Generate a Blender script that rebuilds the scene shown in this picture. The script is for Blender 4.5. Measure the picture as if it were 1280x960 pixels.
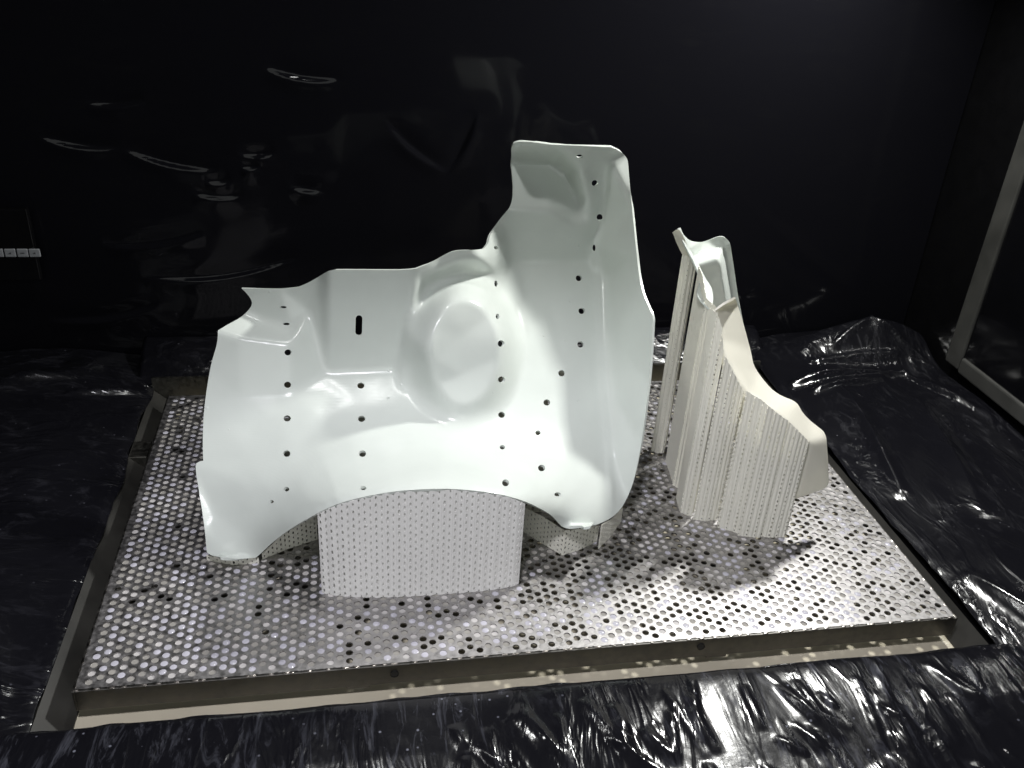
import bpy, bmesh, math, random
import numpy as np
from mathutils import Matrix, Vector
from mathutils.geometry import delaunay_2d_cdt

random.seed(7)
rng = np.random.default_rng(11)
for o in list(bpy.data.objects):
    bpy.data.objects.remove(o, do_unlink=True)
scene = bpy.context.scene
col = scene.collection

# ------------------------------------------------------------------ camera
# survey of the photograph (1280 x 960 px): camera position and axes
CP = np.array([0.2327, -0.5685, 0.5963])
CR = np.array([0.98453123, -0.16523599, 0.05826949])
CU = np.array([0.03027704, 0.48801554, 0.87230965])
CF = np.array([0.17257337, 0.85705186, -0.4854694])
FPX = 1126.08
cd = bpy.data.cameras.new("camera")
cam = bpy.data.objects.new("camera", cd)
col.objects.link(cam)
cd.sensor_width = 36.0
cd.lens = 36.0 * FPX / 1280.0
cd.clip_start = 0.01
cd.clip_end = 50
M = Matrix(((CR[0], CU[0], -CF[0], CP[0]),
            (CR[1], CU[1], -CF[1], CP[1]),
            (CR[2], CU[2], -CF[2], CP[2]),
            (0, 0, 0, 1)))
cam.matrix_world = M
scene.camera = cam

# ------------------------------------------------------------------ world, lamps, exposure
world = bpy.data.worlds.new("World")
scene.world = world
world.use_nodes = True
bg = world.node_tree.nodes["Background"]
bg.inputs[0].default_value = (0.85, 0.93, 1.0, 1)
bg.inputs[1].default_value = 0.012


def area_lamp(name, loc, target, sx, sy, power, color):
    ld = bpy.data.lights.new(name, 'AREA')
    ld.shape = 'RECTANGLE'
    ld.size, ld.size_y = sx, sy
    ld.energy = power
    ld.color = color
    lo = bpy.data.objects.new(name, ld)
    col.objects.link(lo)
    lo.location = loc
    d = Vector(target) - Vector(loc)
    lo.rotation_euler = d.to_track_quat('-Z', 'Y').to_euler()
    return lo


# the LED head inside the chamber at the back right, the lamp of the room over the open front, a soft fill added in front to lift the shade
area_lamp("chamber_lamp", (0.88, 0.44, 0.72), (0.40, 0.15, 0.0), 0.05, 0.05, 6.6, (1.0, 1.0, 0.96))
area_lamp("chamber_lamp", (0.22, 0.27, 0.77), (0.30, 0.15, 0.0), 0.05, 0.05, 0.8, (1.0, 1.0, 0.98))
area_lamp("room_lamp", (0.14, -0.46, 1.14), (0.30, 0.15, 0.0), 0.10, 0.10, 9.5, (0.95, 0.94, 1.0))
area_lamp("front_fill", (0.25, -1.45, 0.95), (0.35, 0.20, 0.10), 1.3, 0.8, 6.5, (0.97, 1.0, 0.97))

vs = scene.view_settings
scene.display_settings.display_device = 'sRGB'
vs.view_transform = 'Standard'
vs.look = 'None'
vs.exposure = 0.0
vs.gamma = 1.0
vs.use_curve_mapping = False
scene.render.engine = 'CYCLES'
scene.render.resolution_x = 1024
scene.render.resolution_y = 768
scene.cycles.max_bounces = 8
scene.cycles.caustics_reflective = True
scene.cycles.blur_glossy = 1.0
scene.cycles.caustics_refractive = False


# ------------------------------------------------------------------ helpers
def rays(px, py):
    px = np.asarray(px, float)[..., None]
    py = np.asarray(py, float)[..., None]
    return (px - 640) / FPX * CR - (py - 480) / FPX * CU + CF


def on_plane_y(px, py, Y):
    d = rays(px, py)
    t = (np.asarray(Y, float) - CP[1]) / d[..., 1]
    return CP + t[..., None] * d


def on_plane_z(px, py, z=0.0):
    d = rays(px, py)
    t = (z - CP[2]) / d[..., 2]
    return CP + t[..., None] * d


def on_plane_x(px, py, X):
    d = rays(px, py)
    t = (X - CP[0]) / d[..., 0]
    return CP + t[..., None] * d


def project(P):
    d = np.asarray(P, float) - CP
    w = d @ CF
    return 640 + FPX * (d @ CR) / w, 480 - FPX * (d @ CU) / w


def sstep(x):
    x = np.clip(x, 0, 1)
    return x * x * (3 - 2 * x)


def link(name, me, mat=None, parent=None, **props):
    o = bpy.data.objects.new(name, me)
    col.objects.link(o)
    if mat is not None and me is not None:
        for m in (mat if isinstance(mat, (list, tuple)) else [mat]):
            me.materials.append(m)
    if parent is not None:
        o.parent = parent
    for k, v in props.items():
        o[k] = v
    return o


def mesh(name, verts, faces, smooth=False, sharp=None):
    me = bpy.data.meshes.new(name)
    me.from_pydata([tuple(map(float, v)) for v in verts], [], [tuple(map(int, f)) for f in faces])
    me.update()
    if smooth:
        me.shade_smooth()
        if sharp:
            me.set_sharp_from_angle(angle=math.radians(sharp))
    return me


def quadmesh(name, verts, quads, mats=None, smooth=False):
    """fast mesh from an (n,3) vertex array and an (m,4) quad array"""
    me = bpy.data.meshes.new(name)
    n, m = len(verts), len(quads)
    me.vertices.add(n)
    me.vertices.foreach_set("co", np.asarray(verts, np.float32).ravel())
    me.loops.add(m * 4)
    me.loops.foreach_set("vertex_index", np.asarray(quads, np.int32).ravel())
    me.polygons.add(m)
    me.polygons.foreach_set("loop_start", np.arange(0, m * 4, 4, dtype=np.int32))
    if mats is not None:
        me.polygons.foreach_set("material_index", np.asarray(mats, np.int32))
    me.polygons.foreach_set("use_smooth", np.full(m, smooth))
    me.update(calc_edges=True)
    me.validate()
    return me


def thing(name, label, cat, loc=(0, 0, 0), group=None):
    o = bpy.data.objects.new(name, None)
    col.objects.link(o)
    o.empty_display_size = 0.02
    o.location = loc
    o['label'] = label
    o['category'] = cat
    if group:
        o['group'] = group
    return o


def box_bm(bm, x0, x1, y0, y1, z0, z1, bevel=0.0):
    r = bmesh.ops.create_cube(bm, size=1.0)
    bmesh.ops.scale(bm, vec=(x1 - x0, y1 - y0, z1 - z0), verts=r['verts'])
    bmesh.ops.translate(bm, vec=((x0 + x1) / 2, (y0 + y1) / 2, (z0 + z1) / 2), verts=r['verts'])
    if bevel > 0:
        es = list({e for v in r['verts'] for e in v.link_edges})
        bmesh.ops.bevel(bm, geom=es, offset=bevel, segments=2, affect='EDGES', profile=0.5)


def bm_obj(name, bm, mat, parent=None, smooth=False, **props):
    me = bpy.data.meshes.new(name)
    bm.to_mesh(me)
    bm.free()
    if smooth:
        me.shade_smooth()
        me.set_sharp_from_angle(angle=math.radians(40))
    return link(name, me, mat, parent, **props)


# value noise in numpy (2D), used for the film's relief
_tab = rng.random((64, 64))


def vnoise(x, y):
    xi = np.floor(x).astype(int)
    yi = np.floor(y).astype(int)
    fx = x - xi
    fy = y - yi
    fx = fx * fx * (3 - 2 * fx)
    fy = fy * fy * (3 - 2 * fy)
    a = _tab[xi % 64, yi % 64]
    b = _tab[(xi + 1) % 64, yi % 64]
    c = _tab[xi % 64, (yi + 1) % 64]
    d = _tab[(xi + 1) % 64, (yi + 1) % 64]
    return (a * (1 - fx) + b * fx) * (1 - fy) + (c * (1 - fx) + d * fx) * fy - 0.5


def fbm(x, y, o=4):
    s = 0
    a = 1.0
    for i in range(o):
        s = s + a * vnoise(x + 17 * i, y + 9 * i)
        x = x * 2.03
        y = y * 2.03
        a *= 0.5
    return s


def in_poly(px, py, poly):
    poly = np.asarray(poly, float)
    x, y = np.asarray(px), np.asarray(py)
    inside = np.zeros(x.shape, bool)
    j = len(poly) - 1
    for i in range(len(poly)):
        xi, yi = poly[i]
        xj, yj = poly[j]
        if yi != yj:
            c = ((yi > y) != (yj > y)) & (x < (xj - xi) * (y - yi) / (yj - yi) + xi)
            inside ^= c
        j = i
    return inside


def resample(poly, step, closed=True):
    pts = [np.array(p, float) for p in poly]
    out = []
    n = len(pts)
    for i in range(n if closed else n - 1):
        a, b = pts[i], pts[(i + 1) % n]
        k = max(1, int(round(np.hypot(*(b - a)) / step)))
        for q in range(k):
            out.append(a + (b - a) * q / k)
    if not closed:
        out.append(pts[-1])
    return np.array(out)


def spline(pts, step, closed=False):
    """Catmull-Rom through the points, resampled"""
    P = [np.array(p, float) for p in pts]
    n = len(P)
    out = []
    for i in range(n if closed else n - 1):
        p1, p2 = P[i], P[(i + 1) % n]
        p0 = P[i - 1] if (closed or i > 0) else p1
        p3 = P[(i + 2) % n] if (closed or i + 2 < n) else p2
        k = max(2, int(np.hypot(*(p2 - p1)) / step))
        for q in range(k):
            t = q / k
            out.append(0.5 * ((2 * p1) + (-p0 + p2) * t + (2 * p0 - 5 * p1 + 4 * p2 - p3) * t * t
                              + (-p0 + 3 * p1 - 3 * p2 + p3) * t ** 3))
    if not closed:
        out.append(P[-1])
    return np.array(out)


class Relief:
    """piecewise linear field over control points, softened like a moulded fillet"""

    def __init__(self, ctrl, edges, box, blur, res=2.0):
        self.x0, self.y0, x1, y1 = box
        self.res = res
        nx = int((x1 - self.x0) / res) + 1
        ny = int((y1 - self.y0) / res) + 1
        v = [Vector((c[0], c[1])) for c in ctrl]
        val = np.array([c[2] for c in ctrl], float)
        r = delaunay_2d_cdt(v, edges, [], 0, 1e-4)
        V = np.array([tuple(p) for p in r[0]])
        src = r[3]
        vv = np.array([val[s[0]] if s else 0.0 for s in src])
        X, Y = np.meshgrid(self.x0 + np.arange(nx) * res, self.y0 + np.arange(ny) * res)
        Z = np.full(X.shape, np.nan)
        for f in r[2]:
            a, b, c = V[f[0]], V[f[1]], V[f[2]]
            lo = np.minimum(np.minimum(a, b), c)
            hi = np.maximum(np.maximum(a, b), c)
            i0 = max(0, int((lo[0] - self.x0) / res)); i1 = min(nx, int((hi[0] - self.x0) / res) + 2)
            j0 = max(0, int((lo[1] - self.y0) / res)); j1 = min(ny, int((hi[1] - self.y0) / res) + 2)
            if i0 >= i1 or j0 >= j1:
                continue
            det = (b[0] - a[0]) * (c[1] - a[1]) - (c[0] - a[0]) * (b[1] - a[1])
            if abs(det) < 1e-9:
                continue
            xs = X[j0:j1, i0:i1]; ys = Y[j0:j1, i0:i1]
            u = ((xs - a[0]) * (c[1] - a[1]) - (c[0] - a[0]) * (ys - a[1])) / det
            w = ((b[0] - a[0]) * (ys - a[1]) - (xs - a[0]) * (b[1] - a[1])) / det
            ok = (u >= -1e-6) & (w >= -1e-6) & (u + w <= 1 + 1e-6)
            zz = vv[f[0]] + u * (vv[f[1]] - vv[f[0]]) + w * (vv[f[2]] - vv[f[0]])
            sub = Z[j0:j1, i0:i1]
            sub[ok] = zz[ok]
        bad = np.isnan(Z)
        Z[bad] = np.nanmean(Z)
        if blur > 0:
            s = blur / res
            k = np.exp(-0.5 * (np.arange(-int(3 * s) - 1, int(3 * s) + 2) / s) ** 2)
            k /= k.sum()
            h = len(k) // 2
            Zp = np.pad(Z, ((h, h), (h, h)), mode='edge')
            Zp = np.apply_along_axis(lambda r_: np.convolve(r_, k, 'valid'), 1, Zp)
            Z = np.apply_along_axis(lambda r_: np.convolve(r_, k, 'valid'), 0, Zp)
        self.Z = Z

    def __call__(self, px, py):
        gx = np.clip((np.asarray(px) - self.x0) / self.res, 0, self.Z.shape[1] - 1.001)
        gy = np.clip((np.asarray(py) - self.y0) / self.res, 0, self.Z.shape[0] - 1.001)
        i = gx.astype(int); j = gy.astype(int)
        fx = gx - i; fy = gy - j
        Z = self.Z
        return (Z[j, i] * (1 - fx) + Z[j, i + 1] * fx) * (1 - fy) + (Z[j + 1, i] * (1 - fx) + Z[j + 1, i + 1] * fx) * fy


def sheet_from_outline(name, outline, holes, solve, step, thick, mat, parent, jitter=0.0, **props):
    """a moulded sheet of real thickness: outline and holes triangulated, each point put at its own depth"""
    verts = []
    edges = []

    def loop(pts):
        s = len(verts)
        verts.extend([Vector((p[0], p[1])) for p in pts])
        n = len(pts)
        edges.extend([(s + i, s + (i + 1) % n) for i in range(n)])
    loop(outline)
    for h in holes:
        loop(h)
    ol = np.array(outline)
    xs = np.arange(ol[:, 0].min(), ol[:, 0].max(), step)
    ys = np.arange(ol[:, 1].min(), ol[:, 1].max(), step * 0.866)
    X, Y = np.meshgrid(xs, ys)
    X[1::2] += step / 2
    X = X.ravel(); Y = Y.ravel()
    ok = in_poly(X, Y, ol)
    allp = np.concatenate([ol] + [np.array(h) for h in holes])
    X = X[ok]; Y = Y[ok]
    mind = np.full(len(X), 1e9)
    for p in allp:
        mind = np.minimum(mind, (X - p[0]) ** 2 + (Y - p[1]) ** 2)
    ok = mind > (0.55 * step) ** 2
    for h in holes:
        ok &= ~in_poly(X, Y, h)
    verts.extend([Vector((a, b)) for a, b in zip(X[ok], Y[ok])])
    r = delaunay_2d_cdt(verts, edges, [], 0, 1e-5)
    P = np.array([tuple(p) for p in r[0]])
    F = np.array([f for f in r[2] if len(f) == 3])
    C = P[F].mean(axis=1)
    keep = in_poly(C[:, 0], C[:, 1], ol)
    for h in holes:
        keep &= ~in_poly(C[:, 0], C[:, 1], np.array(h))
    F = F[keep]
    W = solve(P[:, 0], P[:, 1])
    # orient towards the camera
    n = np.cross(W[F[:, 1]] - W[F[:, 0]], W[F[:, 2]] - W[F[:, 0]])
    flip = (n * (CP - W[F[:, 0]])).sum(1) < 0
    F[flip] = F[flip][:, ::-1]
    n[flip] *= -1
    vn = np.zeros_like(W)
    for k in range(3):
        np.add.at(vn, F[:, k], n)
    vn /= np.maximum(np.linalg.norm(vn, axis=1), 1e-12)[:, None]
    B = W - vn * thick
    N = len(W)
    faces = [tuple(f) for f in F] + [tuple(int(i) + N for i in f[::-1]) for f in F]
    cnt = {}
    for f in F:
        for a, b in ((f[0], f[1]), (f[1], f[2]), (f[2], f[0])):
            cnt[(int(a), int(b))] = 1
    for (a, b) in list(cnt):
        if (b, a) not in cnt:
            faces.append((b, a, a + N, b + N))
    V = np.concatenate([W, B])
    used = np.zeros(len(V), bool)
    for f in faces:
        for i in f:
            used[i] = True
    idx = np.cumsum(used) - 1
    me = mesh(name, V[used], [tuple(idx[i] for i in f) for f in faces], True, 48)
    return link(name, me, mat, parent, **props)


def ell(cx, cy, rx, ry, n=14):
    return [(cx + rx * math.cos(2 * math.pi * i / n), cy + ry * math.sin(2 * math.pi * i / n)) for i in range(n)]


# ------------------------------------------------------------------ materials
def new_mat(name):
    m = bpy.data.materials.new(name)
    m.use_nodes = True
    nt = m.node_tree
    return m, nt, nt.nodes["Principled BSDF"]


def N(nt, t, **kw):
    n = nt.nodes.new(t)
    for k, v in kw.items():
        if k in n.inputs:
            n.inputs[k].default_value = v
        else:
            setattr(n, k, v)
    return n


def ramp(nt, fac, stops):
    r = nt.nodes.new('ShaderNodeValToRGB')
    while len(r.color_ramp.elements) > 1:
        r.color_ramp.elements.remove(r.color_ramp.elements[-1])
    for i, (p, c) in enumerate(stops):
        e = r.color_ramp.elements[0] if i == 0 else r.color_ramp.elements.new(p)
        e.position = p
        e.color = (c[0], c[1], c[2], 1) if isinstance(c, (tuple, list)) else (c, c, c, 1)
    nt.links.new(fac, r.inputs[0])
    return r


def resin_mat(name, colr, rough=0.18, sss=0.25, layer=0.0, trans=0.0):
    m, nt, b = new_mat(name)
    tc = N(nt, 'ShaderNodeTexCoord')
    nz = N(nt, 'ShaderNodeTexNoise', Scale=14.0, Detail=5.0)
    nt.links.new(tc.outputs['Object'], nz.inputs['Vector'])
    c2 = tuple(min(1, x * 1.03) for x in colr)
    c1 = tuple(x * 0.95 for x in colr)
    rp = ramp(nt, nz.outputs[0], [(0.3, c1), (0.7, c2)])
    nt.links.new(rp.outputs[0], b.inputs['Base Color'])
    rr = ramp(nt, nz.outputs[0], [(0.3, rough * 0.8), (0.7, rough * 1.4)])
    nt.links.new(rr.outputs[0], b.inputs['Roughness'])
    b.inputs['Subsurface Weight'].default_value = sss
    b.inputs['Subsurface Radius'].default_value = (0.010, 0.010, 0.007)
    b.inputs['Subsurface Scale'].default_value = 1.0
    b.inputs['IOR'].default_value = 1.5
    b.inputs['Specular IOR Level'].default_value = 0.40
    # fine printed layer lines along the build direction + wet droplets
    sx = N(nt, 'ShaderNodeSeparateXYZ')
    nt.links.new(tc.outputs['Object'], sx.inputs[0])
    wv = N(nt, 'ShaderNodeTexWave', Scale=180.0, Distortion=0.3)
    wv.bands_direction = 'Z'
    nt.links.new(tc.outputs['Object'], wv.inputs['Vector'])
    n2 = N(nt, 'ShaderNodeTexNoise', Scale=60.0, Detail=3.0)
    nt.links.new(tc.outputs['Object'], n2.inputs['Vector'])
    vo = N(nt, 'ShaderNodeTexVoronoi', Scale=55.0)
    nt.links.new(tc.outputs['Object'], vo.inputs['Vector'])
    dr = ramp(nt, vo.outputs['Distance'], [(0.0, 1.0), (0.085, 0.0)])
    nm = ramp(nt, nz.outputs[0], [(0.52, 0.0), (0.6, 1.0)])
    mul = N(nt, 'ShaderNodeMath', operation='MULTIPLY')
    nt.links.new(dr.outputs[0], mul.inputs[0]); nt.links.new(nm.outputs[0], mul.inputs[1])
    b1 = N(nt, 'ShaderNodeBump', Strength=0.018 + layer, Distance=0.0006)
    nt.links.new(wv.outputs[0], b1.inputs['Height'])
    b2 = N(nt, 'ShaderNodeBump', Strength=0.06, Distance=0.003)
    nt.links.new(n2.outputs[0], b2.inputs['Height'])
    nt.links.new(b1.outputs[0], b2.inputs['Normal'])
    b3 = N(nt, 'ShaderNodeBump', Strength=0.7, Distance=0.0012)
    nt.links.new(mul.outputs[0], b3.inputs['Height'])
    nt.links.new(b2.outputs[0], b3.inputs['Normal'])
    nt.links.new(b3.outputs[0], b.inputs['Normal'])
    if trans > 0:
        out = nt.nodes['Material Output']
        tr = N(nt, 'ShaderNodeBsdfTranslucent')
        tr.inputs[0].default_value = (colr[0], colr[1], colr[2] * 0.92, 1)
        mx = N(nt, 'ShaderNodeMixShader')
        mx.inputs[0].default_value = trans
        nt.links.new(b.outputs[0], mx.inputs[1]); nt.links.new(tr.outputs[0], mx.inputs[2])
        nt.links.new(mx.outputs[0], out.inputs[0])
    return m


M_shell = resin_mat("white_resin", (0.74, 0.785, 0.745), 0.19, 0.0, trans=0.10)
M_cream = resin_mat("cream_resin", (0.84, 0.82, 0.73), 0.22, 0.0, layer=0.05, trans=0.22)
M_lat = resin_mat("support_resin", (0.90, 0.885, 0.80), 0.30, 0.0, trans=0.15)
M_latw = resin_mat("support_resin_pale", (0.93, 0.92, 0.90), 0.30, 0.0, trans=0.05)


def metal_mat(name, colr, rough, spots=False, dark=0.0):
    m, nt, b = new_mat(name)
    tc = N(nt, 'ShaderNodeTexCoord')
    b.inputs['Metallic'].default_value = 1.0
    nz = N(nt, 'ShaderNodeTexNoise', Scale=9.0, Detail=8.0, Roughness=0.65)
    nt.links.new(tc.outputs['Object'], nz.inputs['Vector'])
    rp = ramp(nt, nz.outputs[0], [(0.3, tuple(x * 0.72 for x in colr)), (0.7, colr)])
    nt.links.new(rp.outputs[0], b.inputs['Base Color'])
    n2 = N(nt, 'ShaderNodeTexNoise', Scale=170.0, Detail=3.0)
    nt.links.new(tc.outputs['Object'], n2.inputs['Vector'])
    rr = ramp(nt, n2.outputs[0], [(0.3, rough * 0.7), (0.7, rough * 1.35)])
    nt.links.new(rr.outputs[0], b.inputs['Roughness'])
    bp = N(nt, 'ShaderNodeBump', Strength=0.35 if spots else 0.12, Distance=0.0008)
    nt.links.new(n2.outputs[0], bp.inputs['Height'])
    nt.links.new(bp.outputs[0], b.inputs['Normal'])
    return m


M_plate = metal_mat("perforated_steel", (0.50, 0.485, 0.485), 0.46, True)
M_rail = metal_mat("brushed_steel", (0.155, 0.150, 0.140), 0.42)
M_tank = metal_mat("tank_steel", (0.16, 0.155, 0.14), 0.45)
M_bead = metal_mat("weld_steel", (0.75, 0.70, 0.65), 0.3)


def flat_mat(name, c, rough, metallic=0.0, noise=0.15, scale=40.0):
    m, nt, b = new_mat(name)
    tc = N(nt, 'ShaderNodeTexCoord')
    nz = N(nt, 'ShaderNodeTexNoise', Scale=scale, Detail=5.0)
    nt.links.new(tc.outputs['Object'], nz.inputs['Vector'])
    rp = ramp(nt, nz.outputs[0], [(0.3, tuple(x * (1 - noise) for x in c)), (0.7, tuple(x * (1 + noise) for x in c))])
    nt.links.new(rp.outputs[0], b.inputs['Base Color'])
    b.inputs['Roughness'].default_value = rough
    b.inputs['Metallic'].default_value = metallic
    return m


M_glaze1 = flat_mat("clear_wet_film", (0.52, 0.51, 0.57), 0.10)
M_glaze2 = flat_mat("grey_wet_film", (0.34, 0.325, 0.30), 0.10)
M_glaze3 = flat_mat("milky_film", (0.55, 0.53, 0.52), 0.12)
M_liquid = flat_mat("liquid_resin", (0.60, 0.55, 0.43), 0.12, scale=8)
M_hole = flat_mat("dark_bore", (0.01, 0.01, 0.01), 0.6)
M_key = flat_mat("grey_key", (0.30, 0.31, 0.33), 0.35)
M_keymark = flat_mat("key_print", (0.05, 0.05, 0.055), 0.5)
M_black = flat_mat("black_plastic", (0.005, 0.005, 0.0055), 0.18)
M_strip = flat_mat("grey_painted_frame", (0.055, 0.055, 0.051), 0.45, noise=0.25, scale=25)
M_ledge = flat_mat('shaded_steel', (0.028, 0.027, 0.024), 0.5, 0.0, 0.5, 18)  # steel darkened so its colour holds the shade of the gap
M_glass = flat_mat("dark_window", (0.004, 0.004, 0.005), 0.12)


def film_mat(name, wr_scale, stretch, rot, wr_strength, rough, dirt, fine=0.15, spec=0.5):
    """black polythene film: gloss, wrinkles, dried smears and specks of resin"""
    m, nt, b = new_mat(name)
    L = nt.links.new
    tc = N(nt, 'ShaderNodeTexCoord')
    mp = N(nt, 'ShaderNodeMapping')
    mp.inputs['Scale'].default_value = stretch
    mp.inputs['Rotation'].default_value = rot
    L(tc.outputs['Object'], mp.inputs['Vector'])
    wr = N(nt, 'ShaderNodeTexNoise', Scale=wr_scale, Detail=4.0, Roughness=0.5, Distortion=0.6)
    L(mp.outputs[0], wr.inputs['Vector'])
    # ridged: |n-0.5| gives thin creases
    s = N(nt, 'ShaderNodeMath', operation='SUBTRACT'); s.inputs[1].default_value = 0.5
    L(wr.outputs[0], s.inputs[0])
    a = N(nt, 'ShaderNodeMath', operation='ABSOLUTE'); L(s.outputs[0], a.inputs[0])
    cr = ramp(nt, a.outputs[0], [(0.0, 1.0), (0.05, 0.35), (0.16, 0.0)])
    fn = N(nt, 'ShaderNodeTexNoise', Scale=130.0, Detail=4.0, Roughness=0.6)
    L(tc.outputs['Object'], fn.inputs['Vector'])
    big = N(nt, 'ShaderNodeTexNoise', Scale=5.0, Detail=6.0, Roughness=0.62)
    L(tc.outputs['Object'], big.inputs['Vector'])
    b1 = N(nt, 'ShaderNodeBump', Strength=wr_strength, Distance=0.004)
    L(cr.outputs[0], b1.inputs['Height'])
    b2 = N(nt, 'ShaderNodeBump', Strength=fine, Distance=0.001)
    L(fn.outputs[0], b2.inputs['Height']); L(b1.outputs[0], b2.inputs['Normal'])
    L(b2.outputs[0], b.inputs['Normal'])
    # smears: bluish dried film in patches
    sm = N(nt, 'ShaderNodeTexNoise', Scale=22.0, Detail=9.0, Roughness=0.72, Distortion=1.2)
    L(mp.outputs[0], sm.inputs['Vector'])
    smr = ramp(nt, sm.outputs[0], [(0.52, 0.0), (0.72, 1.0)])
    bgr = ramp(nt, big.outputs[0], [(0.42, 0.0), (0.65, 1.0)])
    mu = N(nt, 'ShaderNodeMath', operation='MULTIPLY')
    L(smr.outputs[0], mu.inputs[0]); L(bgr.outputs[0], mu.inputs[1])
    # specks
    vo = N(nt, 'ShaderNodeTexVoronoi', Scale=75.0); L(tc.outputs['Object'], vo.inputs['Vector'])
    sp = ramp(nt, vo.outputs['Distance'], [(0.05, 1.0), (0.10, 0.0)])
    sp2 = N(nt, 'ShaderNodeMath', operation='MULTIPLY'); L(sp.outputs[0], sp2.inputs[0]); L(bgr.outputs[0], sp2.inputs[1])
    mx = N(nt, 'ShaderNodeMath', operation='MULTIPLY_ADD'); L(mu.outputs[0], mx.inputs[0]); mx.inputs[1].default_value = 0.55
    L(sp2.outputs[0], mx.inputs[2])
    base = ramp(nt, mx.outputs[0], [(0.0, (0.006, 0.006, 0.008)), (1.0, tuple(dirt))])
    L(base.outputs[0], b.inputs['Base Color'])
    rr = ramp(nt, big.outputs[0], [(0.3, rough * 0.6), (0.7, rough * 1.6)])
    L(rr.outputs[0], b.inputs['Roughness'])
    b.inputs['IOR'].default_value = 1.5
    b.inputs['Specular IOR Level'].default_value = spec
    return m


M_filmF = film_mat("black_film_front", 10.0, (3.0, 0.7, 1.0), (0, 0, math.radians(-14)), 0.16, 0.15, (0.16, 0.165, 0.20), 0.12, 0.50)
M_filmL = film_mat("black_film_left", 7.0, (1.0, 2.4, 1.0), (0, 0, math.radians(35)), 0.4, 0.18, (0.09, 0.09, 0.11), 0.06, 0.6)
M_filmR = film_mat("black_film_right", 8.0, (2.4, 0.8, 1.0), (0, 0, math.radians(30)), 0.3, 0.17, (0.10, 0.10, 0.11), 0.06, 0.6)
M_filmB = film_mat("black_film_back", 4.0, (0.6, 1.0, 2.5), (0, math.radians(6), 0), 0.012, 0.07, (0.010, 0.010, 0.011), 0.0, 0.11)

# ------------------------------------------------------------------ the setting: chamber walls, tank, deck
W, D = 0.80, 0.48
TX0, TX1, TY0, TY1 = -0.028, 0.822, -0.034, 0.521   # tank mouth
TZ = -0.036


def quad_obj(name, pts, mat, parent=None, **props):
    return link(name, mesh(name, pts, [(0, 1, 2, 3)]), mat, parent, **props)


# liquid resin in the vat
link('water', mesh('water', [(TX0 - .01, TY0 - .01, TZ), (TX1 + .01, TY0 - .01, TZ), (TX1 + .01, TY1 + .01, TZ), (TX0 - .01, TY1 + .01, TZ)],
                   [(0, 1, 2, 3)]), M_liquid, kind='structure')

vat = thing('resin_vat', 'steel resin vat around the perforated build platform, filled with milky resin', 'vat', (0, 0, 0))
t = 0.004
for nm, bx in (('vat_wall', (TX0 - t, TX0, TY0 - t, TY1 + t, -0.09, -0.016)),
               ('vat_wall', (TX1, TX1 + t, TY0 - t, TY1 + t, -0.09, -0.016)),
               ('vat_wall', (TX0, TX1, TY0 - t, TY0, -0.09, -0.016)),
               ('vat_wall', (TX0, TX1, TY1, TY1 + t, -0.09, 0.004))):
    bm = bmesh.new()
    box_bm(bm, *bx)
    bm_obj(nm, bm, M_tank, vat)
for sx, x0, x1 in (('vat_shade_slope', TX0, -0.0045), ('vat_shade_slope', TX1, W + 0.007)):  # slopes cover the liquid; the right one's dark colour stands in for shadow
    yy0, yy1 = TY0 + 0.001, TY1 - 0.001
    link(sx, mesh(sx, [(x0, yy0, -0.012), (x1, yy0, -0.034), (x1, yy1, -0.034), (x0, yy1, -0.012),
                       (x0, yy0, -0.016), (x1, yy0, -0.038), (x1, yy1, -0.038), (x0, yy1, -0.016)],
                  [(0, 1, 2, 3), (7, 6, 5, 4), (0, 4, 5, 1), (1, 5, 6, 2), (2, 6, 7, 3), (3, 7, 4, 0)]), M_ledge, vat)
bm = bmesh.new()   # bracket on the left wall that carries the platform
box_bm(bm, TX0, TX0 + 0.020, 0.36, 0.395, -0.030, -0.012, 0.001)
bm_obj('carrier_arm', bm, M_tank, vat)

# deck under the film (floor of the chamber)
bm = bmesh.new()
for (x0, x1, y0, y1) in ((-0.6, TX0 - t, -0.5, 0.66), (TX1 + t, 1.10, -0.5, 0.66), (TX0 - t, TX1 + t, -0.5, TY0 - t), (TX0 - t, TX1 + t, TY1 + t, 0.66)):
    box_bm(bm, x0, x1, y0, y1, -0.10, -0.018)
bm_obj('floor', bm, M_black, kind='structure')

# back wall and right wall of the chamber
bm = bmesh.new()
box_bm(bm, -0.9, 1.12, 0.66, 0.68, -0.10, 1.3)
bm_obj('back_wall', bm, M_black, kind='structure')
bm = bmesh.new()
box_bm(bm, 1.10, 1.12, -0.6, 0.66, -0.10, 1.3)
bm_obj('right_wall', bm, M_black, kind='structure')
bm = bmesh.new()
box_bm(bm, -0.9, 1.12, -0.195, 0.68, 0.80, 0.82)  # unseen; front edge set to keep the room lamp off the upper trim
bm_obj('ceiling', bm, M_black, kind='structure')


# ------------------------------------------------------------------ build platform
plat = thing('build_platform', 'perforated steel build platform with a dark steel rim, carrying the two white prints', 'platform', (0, 0, 0))
PX = 0.00815          # column spacing
PY = 0.00941          # spacing along a column
HR = 0.0032
nc = int(W / PX) + 2
nr = int(D / PY) + 2
cx, cy = [], []
for i in range(nc):
    for j in range(-1, nr + 1):
        cx.append(i * PX + 0.0015)
        cy.append(j * PY + (0.5 * PY if i % 2 else 0.0) + 0.002)
cx = np.array(cx); cy = np.array(cy)
ok = (cx > -PX * .6) & (cx < W + PX * .6) & (cy > -PY * .6) & (cy < D + PY * .6)
cx = cx[ok]; cy = cy[ok]
n = len(cx)
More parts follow.
